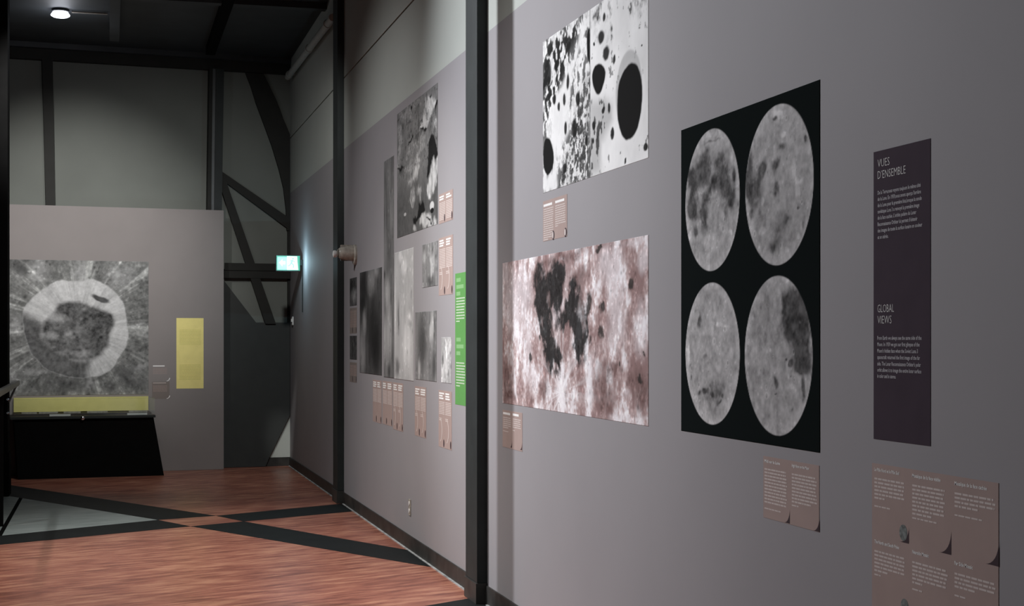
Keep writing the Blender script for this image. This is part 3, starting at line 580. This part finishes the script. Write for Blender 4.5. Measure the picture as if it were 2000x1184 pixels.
# --- mountain ridge print
d = D['mtn']; loc, w_, h_ = wall_place(d)
cv = Canvas(w_, h_, 130, 400, .12)
n1 = fbm(cv.U, cv.V, 9, 5, 3, .6); n2 = fbm(cv.U, cv.V, 30, 3, 9)
cv.c = np.repeat((.07+.16*n1*sst(.2, .5, cv.V)+.05*n2)[..., None], 3, 2)
cv.warp(.14, 7, 4)
n3 = fbm(cv.U*1.4+cv.V*.5, cv.V-cv.U*.3, 13, 4, 20, .6)
for p in d['mid']: cv.mix(.10+.55*np.clip(n2-.15, 0, 1), cv.rag(cv.poly(p, .07), n3, 1.2)*.9)
for p in d['bright']: cv.mix(.30+.60*(n3-.2), cv.rag(cv.poly(round_off(p, 1), .05), .5*n2+.5*n3, 1.2, .1, .85)*.93)
for p in d['dark']: cv.mix(.014, cv.rag(cv.poly(round_off(p, 1), .03), n2, .6)*.97)
cv.mix(.014, sst(.60, .66, n2)*.5*sst(.3, .5, cv.V))
cv.wu = cv.wv = 0
e = d['ell']; cv.mix(.55, cv.ell(*e[0], .2)); cv.mix(.015, cv.ell(*e[1], .2)); cv.mix(.4, cv.ell(*e[2], .3))
tag(cv.make('mountain_ridge_poster', loc, RW), 'grey moon mountain print with black shadows beside the near column', 'poster')

# --- big crater print on the partition
d = D['crater']; px_, py_, z0, w_, h_ = d['rect']
cv = Canvas(w_, h_, 290, 280, .2)
cu, cw = d['ctr']
ang = np.arctan2(cv.V-cw, cv.U-cu); dist = np.hypot(cv.U-cu, cv.V-cw)
n1 = fbm(cv.U, cv.V, 7, 5, 3, .6); n2 = fbm(cv.U, cv.V, 28, 4, 9)
st = fbm(np.cos(ang)*6+np.sin(ang)*2, np.sin(ang)*6+dist*1.2, 2.6, 4, 5, .6)
st2 = fbm(np.cos(ang)*5, np.sin(ang)*5+dist*.8, 2.4, 4, 11, .65)
cv.c = np.repeat(np.clip(.045+.62*np.clip(.30*n1+.40*st2+.30*n2-.12, 0, 1)**1.5+.26*sst(.58, .78, st2)*n2, 0, 1)[..., None], 3, 2)*np.array([1, 1.01, .985])
cv.warp(.10, 6, 4)
for e in d['bright'][:2]+d['bright'][4:5]+d['bright'][6:9]+d['bright'][11:13]+d['bright'][14:]: cv.mix(.38+.3*(n2-.5), cv.ell(*e, .7)*.55)
for e in d['dark'][:4]+d['dark'][8:9]: cv.mix(.06+.05*n2, cv.ell(*e, .7)*.7)
cv.warp(.035, 9, 6)
cv.dots(900, .005, .022, 1.05, 1.6, 8); cv.dots(700, .005, .022, .5, .95, 9)
mo = cv.poly(round_off(d['outer'], 1), .012); mi = cv.poly(d['inner'], .03)
wallv = .50+.30*(st-.5)+.16*(n2-.5)
cv.mix(np.clip(wallv, .1, .7), mo)
cv.mix(.070+.13*(n2-.4)+.05*st, cv.poly([(cu+(a-cu)*1.18, cw+(b-cw)*1.18) if math.hypot(a-cu, b-cw) > .43 else (a, b) for a, b in d['shade']], .06)*mo*.97)
fl_ = .045+.30*np.clip(n1+.25*(cw-cv.V)/.4-.12, 0, 1)**1.7+.20*(n2-.45)
cv.mix(np.clip(fl_, .03, .5), mi)
for e in d['bright'][2:4]+d['bright'][5:6]+d['bright'][9:11]+d['bright'][13:14]: cv.mix(.40+.3*(n2-.5), cv.ell(*e, .7)*.6)
for e in d['dark'][4:8]: cv.mix(.03, cv.ell(*e, .6)*.7*sst(.3, .6, n2))
e = d['hole']; cv.mix(.085+.06*(n2-.5), cv.ell(*e, .3, R(-22)))
cv.c *= (.86+.28*fbm(cv.U, cv.V, 55, 3, 21))[..., None]
tag(cv.make('crater_poster', (px_, py_, z0), RP), 'large print of a bright rimmed crater on the partition', 'poster')

# --- small prints on the far stretch of the right wall
def small(key, name, label, base, nx, nz, streak=(3, 1), amp=.5, tint=(1, 1, 1)):
    d = D[key]; loc, w_, h_ = wall_place(d)
    cv = Canvas(w_, h_, nx, nz, base)
    n = fbm(cv.U*streak[0], cv.V*streak[1], 4, 5, len(key)*3+1, .6)
    cv.c *= (1+amp*(n-.5)*2)[..., None]; cv.c *= np.array(tint)
    cv.warp(.05, 8, 3)
    for e in d['dark']: cv.mix(base*.22, cv.ell(*e, .7)*.85*(.6+.5*n))
    for e in d['bright']: cv.mix(min(base*1.6+.22, .75), cv.ell(*e, .85)*.75*(.5+.7*n))
    cv.dots(160, .006, .02, .6, 1.6, 4)
    tag(cv.make(name, loc, RW), label, 'poster')
small('tall', 'crater_strip_poster', 'very tall narrow grey moon strip print reaching above its neighbours', .16, 40, 260, (4, .8), .7)
small('dark', 'dark_moon_poster', 'darkest print in the far cluster, nearly black with a pale top', .085, 60, 160, (3, 1), .7)
small('pale', 'pale_moon_poster', 'pale grey moon print between the tall strip and the rimmed crater print', .42, 60, 200, (3, 1), .25)
small('streak', 'streaked_moon_poster', 'small square grey print with white streaks below the mountain print', .22, 50, 110, (5, 1), .6)
small('rim', 'crater_rim_poster', 'mid grey print with one bright crescent crater rim at top right', .20, 60, 140, (4, 1), .45)
small('light', 'bright_crater_poster', 'small light grey print left of the green panel, faint bright crater', .36, 40, 110, (4, 1), .3)
small('dim_a', 'dim_moon_poster', 'dim greenish print at the far end of the cluster beside the farther column', .075, 30, 60, (3, 1), .6)
small('dim_b', 'dim_moon_poster', 'dim dark print between two dim captions beside the farther column', .06, 30, 60, (3, 1), .6)

# ------------------------------------------------------------------ lettering
def text_obj(name, s, u0, v0, u1, cap, m, parent, y=-.0017, thin=0., bold=0.):
    """one line of type: baseline start (u0, v0), right end u1, capital height cap"""
    c = bpy.data.curves.new('type', 'FONT'); c.body = s; c.size = 1; c.resolution_u = 2; c.offset = bold-thin
    o = bpy.data.objects.new('type', c); COL.objects.link(o)
    me = bpy.data.meshes.new_from_object(o.evaluated_get(bpy.context.evaluated_depsgraph_get()))
    bpy.data.objects.remove(o); bpy.data.curves.remove(c)
    n = len(me.vertices); co = np.empty(n*3); me.vertices.foreach_get('co', co); co = co.reshape(-1, 3)
    x0, x1 = co[:, 0].min(), co[:, 0].max()
    out = np.stack([u0+(co[:, 0]-x0)/(x1-x0)*(u1-u0), np.full(n, y), v0+co[:, 1]/.70*cap], 1)
    fs = [tuple(p.vertices) for p in me.polygons]
    bpy.data.meshes.remove(me)
    return [tuple(p) for p in out], fs
def lines_obj(name, lines, m, parent, **k):
    mb = MB()
    for s, u0, v0, u1, cap in lines:
        v, f = text_obj('', s, u0, v0, u1, cap, m, parent, **k); mb.add(v, f)
    return flat(mb, name, m, parent)
def greek(mb, rg, u0, u1, v, h, y, last=1.):
    """a line of print too small to read: word-long dashes"""
    u = u0; end = u0+(u1-u0)*last
    while u < end-.004:
        l = min(rg.uniform(.010, .034), end-u); mb.quad(u, u+l, v-h/2, v+h/2, y); u += l+rg.uniform(.0022, .0034)

def board(d, name, label, cat, m, group=None, thick=.0012):
    loc, w_, h_ = wall_place(d)
    t = thing(name, label, cat, loc, RW, group)
    MB().box(0, w_, -thick, 0, 0, h_).obj('backing', m, t)
    return t, w_, h_

# aubergine panel
d = D['purple']; t, w_, h_ = board(d, 'text_panel', 'dark aubergine text panel headed VUES D’ENSEMBLE', 'text panel', M_PURPLE)
heads = [l for l in d['text'] if l[4] > .02]; body = [l for l in d['text'] if l[4] < .02]
lines_obj('heading', heads[:2], M_TEXT, t, thin=.018); lines_obj('heading', heads[2:], M_TEXT, t, thin=.018)
lines_obj('body_text', body[:8], M_TEXT_GREY, t, bold=.012); lines_obj('body_text', body[8:], M_TEXT_GREY, t, bold=.012)

def corner(mb, u, v, su, sv, y=-.0016):
    """dark page corner with a concave curve; (u, v) is its lower right tip"""
    pts = [(u, y, v)] + [(u, y, v+sv)] + [(u-su*(1-math.cos(a)), y, v+sv*(1-math.sin(a))) for a in [math.pi/2*k/8 for k in range(1, 8)]] + [(u-su, y, v)]
    mb.add(pts[::-1], [tuple(range(len(pts)))])
    mb.f[-1] = mb.f[-1][::-1]
def captions(key, name, label, heads, group=None):
    d = D[key]; rg = random.Random(len(key)*7)
    t, w_, h_ = board(d, name, label, 'caption', M_CAP, group)
    for i, (u0, u1, vh, uh, vl, n, last, foot) in enumerate(d['cols']):
        if heads:
            lines_obj('heading', [(heads[i], u0, vh, uh, .0095)], M_TEXT, t, bold=.022)
        else:
            mb = MB(); mb.quad(u0, uh, vh-.006, vh+.006, -.0017); flat(mb, 'heading', M_TEXT, t)
        mb = MB()
        for k in range(n): greek(mb, rg, u0, u1-rg.uniform(0, .012), vl-k*d['pitch'], .0052, -.0016, last if k == n-1 else 1)
        if foot: greek(mb, rg, u0, foot[1], foot[0], .0042, -.0016)
        flat(mb, 'body_text', M_TEXT_DIM, t)
    return t, d, w_, h_
t, d, w_, h_ = captions('cap_large', 'caption_panel', 'largest tan caption sheet under the aubergine panel, three columns', ['Le Pôle Nord et le Pôle Sud', 'Mosaïque de la face visible', 'Mosaïque de la face cachée', 'The North and South Poles', 'Nearside Mosaic', 'Far Side Mosaic'])
for (cu, cz), (su, sv) in zip(d['corners'], ((.058, .062), (.058, .062), (.050, .045))):
    mb = MB(); corner(mb, cu, cz, su, sv); flat(mb, 'corner_mark', M_CORNER, t)
rg = random.Random(3)
for gu, gv, gru, grv in d['globes']:
    mb = MB(); mb.disc(gu, gv, gru, grv, -.0017, 28); flat(mb, 'globe_icon', mat('small_globe_print', (.13, .15, .145), .6, noise=.75, nscale=70), t)
t, d, w_, h_ = captions('cap_noon', 'caption_panel', 'tan two column caption under the moon globes poster', ['Midi sur la Lune', 'High Noon on the Moon'])
for cu, cz in d['corners']:
    mb = MB(); corner(mb, cu, cz, .040, .046); flat(mb, 'corner_mark', M_CORNER, t)
t, d, w_, h_ = captions('cap_top', 'caption_panel', 'small tan caption under the stark black and white print', None)
for cu, cz, cru, crv in d['crescents']:
    mb = MB(); mb.disc(cu, cz, cru, crv, -.0018, 20); o = flat(mb, 'moon_icon', M_CORNER, t)
    mb = MB(); mb.disc(cu-cru*.25, cz+crv*.05, cru*.55, crv*.75, -.0022, 20); flat(mb, 'moon_highlight', M_TEXT_DIM, t)
t, d, w_, h_ = captions('cap_mare', 'caption_panel', 'small tan caption at the lower left of the pinkish moon print', None)
for cu, cz in d['corners']:
    mb = MB(); corner(mb, cu, cz, .040, .040); flat(mb, 'corner_mark', M_CORNER, t)

def tiny(key, label, hl, body, arcs):
    d = D[key]; rg = random.Random(len(label))
    t, w_, h_ = board(d, 'caption_panel', label, 'caption', M_CAP, 'small captions on the far stretch of wall')
    hd, bd = MB(), MB()
    if hl == 0: o = next(c for c in t.children if c.name.startswith('backing')); o.data.materials[0] = M_CAP_DARK  # darker backing imitates low light on these tan captions
    for u0, u1 in ((.02, w_*.47), (w_*.53, w_-.02)):
        v = h_-.020
        for k in range(hl): hd.quad(u0, u0+(u1-u0)*rg.uniform(.6, .95), v-.005, v+.005, -.0017); v -= .016
        v -= .008
        for k in range(body): greek(bd, rg, u0, u1, v, .0058, -.0016); v -= .0107
        if arcs:
            v -= .02
            for k in range(2): greek(bd, rg, u0, u0+(u1-u0)*.5, v, .006, -.0016); v -= .011
    if hl: flat(hd, 'heading', M_TEXT, t)
    flat(bd, 'body_text', M_TEXT_DIM if hl else M_CAP, t)  # captions without headings get darker type too, as if dimly lit
    for u in (w_*.47, w_-.006):
        mb = MB(); mb.disc(u-.022, .030, .016, .026, -.0017, 14); flat(mb, 'moon_icon', M_CORNER, t)
    if arcs:
        for u in (w_*.05, w_*.55):
            mb = MB(); cx, cz, r_ = u+.03, h_*.30, .075
            ps = []
            for k in range(11):
                a = R(-70)+R(140)*k/10
                ps += [(cx+r_*.95*math.cos(a)-.02, -.0018, cz+r_*math.sin(a)), (cx+(r_*.95+.014)*math.cos(a)-.02, -.0018, cz+(r_+.006)*math.sin(a))]
            mb.add(ps, [(2*k, 2*k+1, 2*k+3, 2*k+2) for k in range(10)]); flat(mb, 'arc_mark', M_TEXT_DIM, t)
tiny('cap_a', 'tan caption beside the lower right corner of the mountain print', 2, 11, False)
tiny('cap_b', 'tall tan caption right of the streaked square print', 3, 12, True)
tiny('cap_c', 'first from the far end of three tan captions in a row', 3, 10, False)
tiny('cap_d', 'middle one of three adjoining tan captions in a row', 3, 10, False)
tiny('cap_e', 'third tan caption in the adjoining row, nearest the viewer', 3, 10, True)
tiny('cap_f', 'single tan caption under the bright crescent rim print', 3, 9, True)
tiny('cap_g', 'tan caption with white arcs low beside the green panel', 3, 8, True)
tiny('cap_dim1', 'dim caption on the wall just past the far column, upper one', 0, 14, False)
tiny('cap_dim2', 'dim caption low on the wall just past the far column', 0, 9, False)

# green panel
d = D['green']; t, w_, h_ = board(d, 'text_panel', 'bright green text panel against the nearer steel column', 'text panel', M_GREEN)
rg = random.Random(11); hd, bd = MB(), MB()
for v0, n in ((h_-.042, 3), (h_*.495, 3)):
    for k in range(n): hd.quad(.035, .035+(.12, .20, .11)[k], v0-k*.042-.012, v0-k*.042+.012, -.0017)
for v0, n in ((h_-.155, 9), (h_*.318, 9)):
    for k in range(n): greek(bd, rg, .03, w_-.012-rg.uniform(0, .03), v0-k*.0176, .0075, -.0016, .45 if k == n-1 else 1)
flat(hd, 'heading', M_GREEN_HEAD, t); flat(bd, 'body_text', mat('pale_green_white_print', (.52, .62, .48), .6, noise=.02), t)

# yellow panel and captions on the partition
d = D['yellow']; px_, py_, z0, w_, h_ = d['rect']
t = thing('text_panel', 'yellow text panel on the partition right of the crater print', 'text panel', (px_, py_, z0), RP)
MB().box(0, w_, -.0012, 0, 0, h_).obj('backing', M_YELLOW, t)
rg = random.Random(5); bd = MB()
for v0, n in ((h_*.83, 11), (h_*.335, 11)):
    for k in range(n): greek(bd, rg, .035, w_-.03, v0-k*.0165, .006, -.0018)
flat(bd, 'body_text', M_YELLOW_TEXT, t)
d = D['cap_panel']; px_, py_, z0, w_, h_ = d['rect']
for k, lab in ((0, 'upper small brown caption beside the crater print on the partition'), (1, 'lower small brown caption beside the crater print on the partition')):
    t = thing('caption_panel', lab, 'caption', (px_, py_, z0+h_*(.5 if k == 0 else 0)), RP, 'captions on the partition')
    MB().box(0, w_, -.0012, 0, .004, h_/2-.004).obj('backing', M_CAP_DARK if k else M_PANEL, t)
    mb = MB(); mb.quad(.01, w_*.72, h_/2-.03, h_/2-.018, -.0016) if k == 0 else mb.quad(.01, w_*.8, h_/2-.02, h_/2-.014, -.0016)
    flat(mb, 'heading', M_TEXT if k == 0 else M_TEXT_DIM, t)
    mb = MB()
    for q in range(6): greek(mb, rg, .01, w_*.86, h_/2-.05-q*.0125, .004, -.0016)
    flat(mb, 'body_text', M_CAP, t)
    mb = MB(); ps = []
    for q in range(8):
        a = R(-85)+R(85)*q/7; ps += [(w_*.82+.032*math.cos(a), -.0018, .040+.032*math.sin(a)), (w_*.82+(.032+.010)*math.cos(a), -.0018, .040+.038*math.sin(a))]
    mb.add(ps, [(2*q, 2*q+1, 2*q+3, 2*q+2) for q in range(7)]); flat(mb, 'moon_icon', M_TEXT, t)

# ------------------------------------------------------------------ fixtures
t = thing('power_outlet', 'white double power outlet low on the right wall', 'outlet', (WX, 10.724, .304), RW)
MB().box(-.036, .036, -.006, 0, -.058, .058).obj('cover_plate', M_CREAM, t, bevel=.002)
for zz in (-.026, .026):
    MB().lathe([(0, .0165), (.003, .0165), (.004, .015)], (0, -.006, zz), (0, -1, 0), 14).obj('socket', M_WHITE_PLASTIC, t)
t = thing('wall_switch', 'small white switch near the far corner of the right wall', 'switch', (WX, 17.95, 1.722), RW)
MB().box(-.06, .06, -.012, 0, -.05, .05).obj('cover_plate', M_WHITE_PLASTIC, t, bevel=.003)
MB().box(-.02, .02, -.022, -.012, -.012, .025).obj('toggle', M_WHITE_PLASTIC, t, bevel=.002)

# pale fixture: round back plate, tapering body, bright lens at its tip
t = thing('wall_fixture', 'pale cone shaped fixture with bright lens beside the farther column', 'wall fixture', (WX, 13.212, 2.243), RW)
MB().lathe([(0, .088), (.016, .088), (.024, .080)], (0, 0, 0), (0, -1, 0), 28).obj('back_plate', M_CREAM, t, smooth=True)
MB().lathe([(.022, .066), (.05, .066), (.105, .056), (.138, .050), (.150, .040)], (0, 0, .012), (0, -1, 0), 28).obj('body', M_CREAM, t, smooth=True)
MB().box(-.010, .010, -.135, -.02, .062, .084).obj('rib', M_CREAM, t, bevel=.003)
MB().box(-.078, -.060, -.115, -.02, -.012, .036).obj('rib', M_FIXTURE_DARK, t, bevel=.003)
MB().box(-.060, -.030, -.128, -.02, -.052, -.036).obj('rib', M_FIXTURE_DARK, t, bevel=.003)
MB().lathe([(.146, .036), (.160, .036), (.166, .024)], (0, 0, .010), (0, -1, 0), 20).obj('collar', M_FIXTURE_DARK, t, smooth=True)
MB().lathe([(.164, .024), (.180, .032), (.196, .030), (.202, .014)], (0, 0, .004), (0, -1, 0), 20).obj('lens', M_WHITE_PLASTIC, t, smooth=True)

# exit sign on a bracket from the right wall
t = thing('exit_sign', 'lit green and white running man exit sign on the right wall', 'exit sign', (WX, 16.971, 2.358))
MB().box(-.300, -.030, -.0, .05, -.098, .080).obj('housing', M_STEEL, t, bevel=.003)
MB().box(-.035, 0, .0, .05, -.03, .03).obj('bracket', M_STEEL, t)
sx0, sx1, sz0, sz1 = -.293, -.036, -.089, .073
flat(MB().quad(sx0, sx1, sz0, sz1, -.003), 'face', M_SIGN_GREEN, t)
mx = sx0+(sx1-sx0)*.44
flat(MB().quad(sx0+.008, mx-.002, sz0+.008, sz1-.012, -.0045), 'arrow_field', M_SIGN_PALE, t)
mb = MB(); ax, az = sx0+.060, -.004
mb.add([(ax-.034, -.006, az), (ax+.004, -.006, az-.042), (ax+.004, -.006, az-.018), (ax+.036, -.006, az-.018), (ax+.036, -.006, az+.018), (ax+.004, -.006, az+.018), (ax+.004, -.006, az+.042)], [tuple(range(7))])
flat(mb, 'arrow', M_SIGN_WHITE, t)
flat(MB().add([(mx, -.0045, sz0+.006), (sx1-.018, -.0045, sz0+.006), (sx1-.026, -.0045, sz0+.09), (sx1-.030, -.0045, sz1-.004), (mx, -.0045, sz1-.004)], [(0, 1, 2, 3, 4)]), 'figure_field', M_SIGN_WHITE, t)
mb = MB(); fx, fz = mx+.055, -.010
mb.disc(fx+.012, fz+.052, .010, .010, -.006, 14)
for a, b, wd in (((fx+.006, fz+.036), (fx-.008, fz), .018), ((fx-.006, fz+.004), (fx+.020, fz-.020), .012), ((fx+.020, fz-.020), (fx+.016, fz-.050), .011), ((fx-.008, fz+.002), (fx-.026, fz-.026), .012), ((fx-.026, fz-.026), (fx-.046, fz-.028), .010), ((fx+.006, fz+.034), (fx+.032, fz+.014), .008), ((fx+.002, fz+.034), (fx-.026, fz+.024), .008)):
    d_ = Vector((b[0]-a[0], b[1]-a[1])).normalized()*wd/2; nx_, nz_ = -d_.y, d_.x
    mb.add([(a[0]-nx_, -.006, a[1]-nz_), (b[0]-nx_, -.006, b[1]-nz_), (b[0]+nx_, -.006, b[1]+nz_), (a[0]+nx_, -.006, a[1]+nz_)], [(3, 2, 1, 0)])
flat(mb, 'running_figure', M_SIGN_PALE, t)
MB().box(-.012, -.002, .0, .012, -.55, -.03).obj('conduit', M_STEEL, t)
l = bpy.data.lights.new('exit_sign_light', 'POINT'); l.energy = 5.5; l.color = (.55, .86, 1); l.shadow_soft_size = 0
o = bpy.data.objects.new('exit_sign_light', l); COL.objects.link(o); o.location = (WX-.19, 16.74, 2.35)

# pipe under the ceiling on the right wall
t = thing('ceiling_pipe', 'pale pipe running along the right wall under the ceiling', 'pipe', (WX-.06, 17.9, 4.58))
MB().tube((0, .05, 0), (.0, -3.68, -.065), .036).obj('pipe', M_PIPE, t, smooth=True)
for y in (-.1, -1.9, -3.3):
    MB().tube((0, y, -.0175*abs(y)), (0, y-.06, -.0175*abs(y)), .044).obj('coupling', M_PIPE, t, smooth=True)
    MB().box(.0, .06, y-.05, y-.03, -.0175*abs(y)-.006, -.0175*abs(y)+.006).obj('bracket', M_PIPE, t)

# ceiling lamp, with its own light just below the diffuser
l = bpy.data.lights.new('ceiling_lamp_light', 'POINT'); l.energy = 6; l.color = (.9, .93, 1); l.shadow_soft_size = .05
o = bpy.data.objects.new('ceiling_lamp_light', l); COL.objects.link(o); o.location = (-.484, 16.017, CEIL-.28)
t = thing('ceiling_lamp', 'small round white glowing ceiling lamp', 'lamp', (-.484, 16.017, CEIL))
MB().lathe([(0, .085), (.022, .085), (.026, .080)], (0, 0, 0), (0, 0, -1), 28).obj('base', M_CEIL, t, smooth=True)
MB().lathe([(.026, .070), (.034, .078), (.058, .094), (.066, .092), (.078, .070), (.084, .03)], (0, 0, 0), (0, 0, -1), 32).obj('diffuser', M_LAMP, t, smooth=True)
MB().tube((.11, .0, -.02), (.46, .0, -.02), .011).obj('conduit', M_FIXTURE_DARK, t, smooth=True)
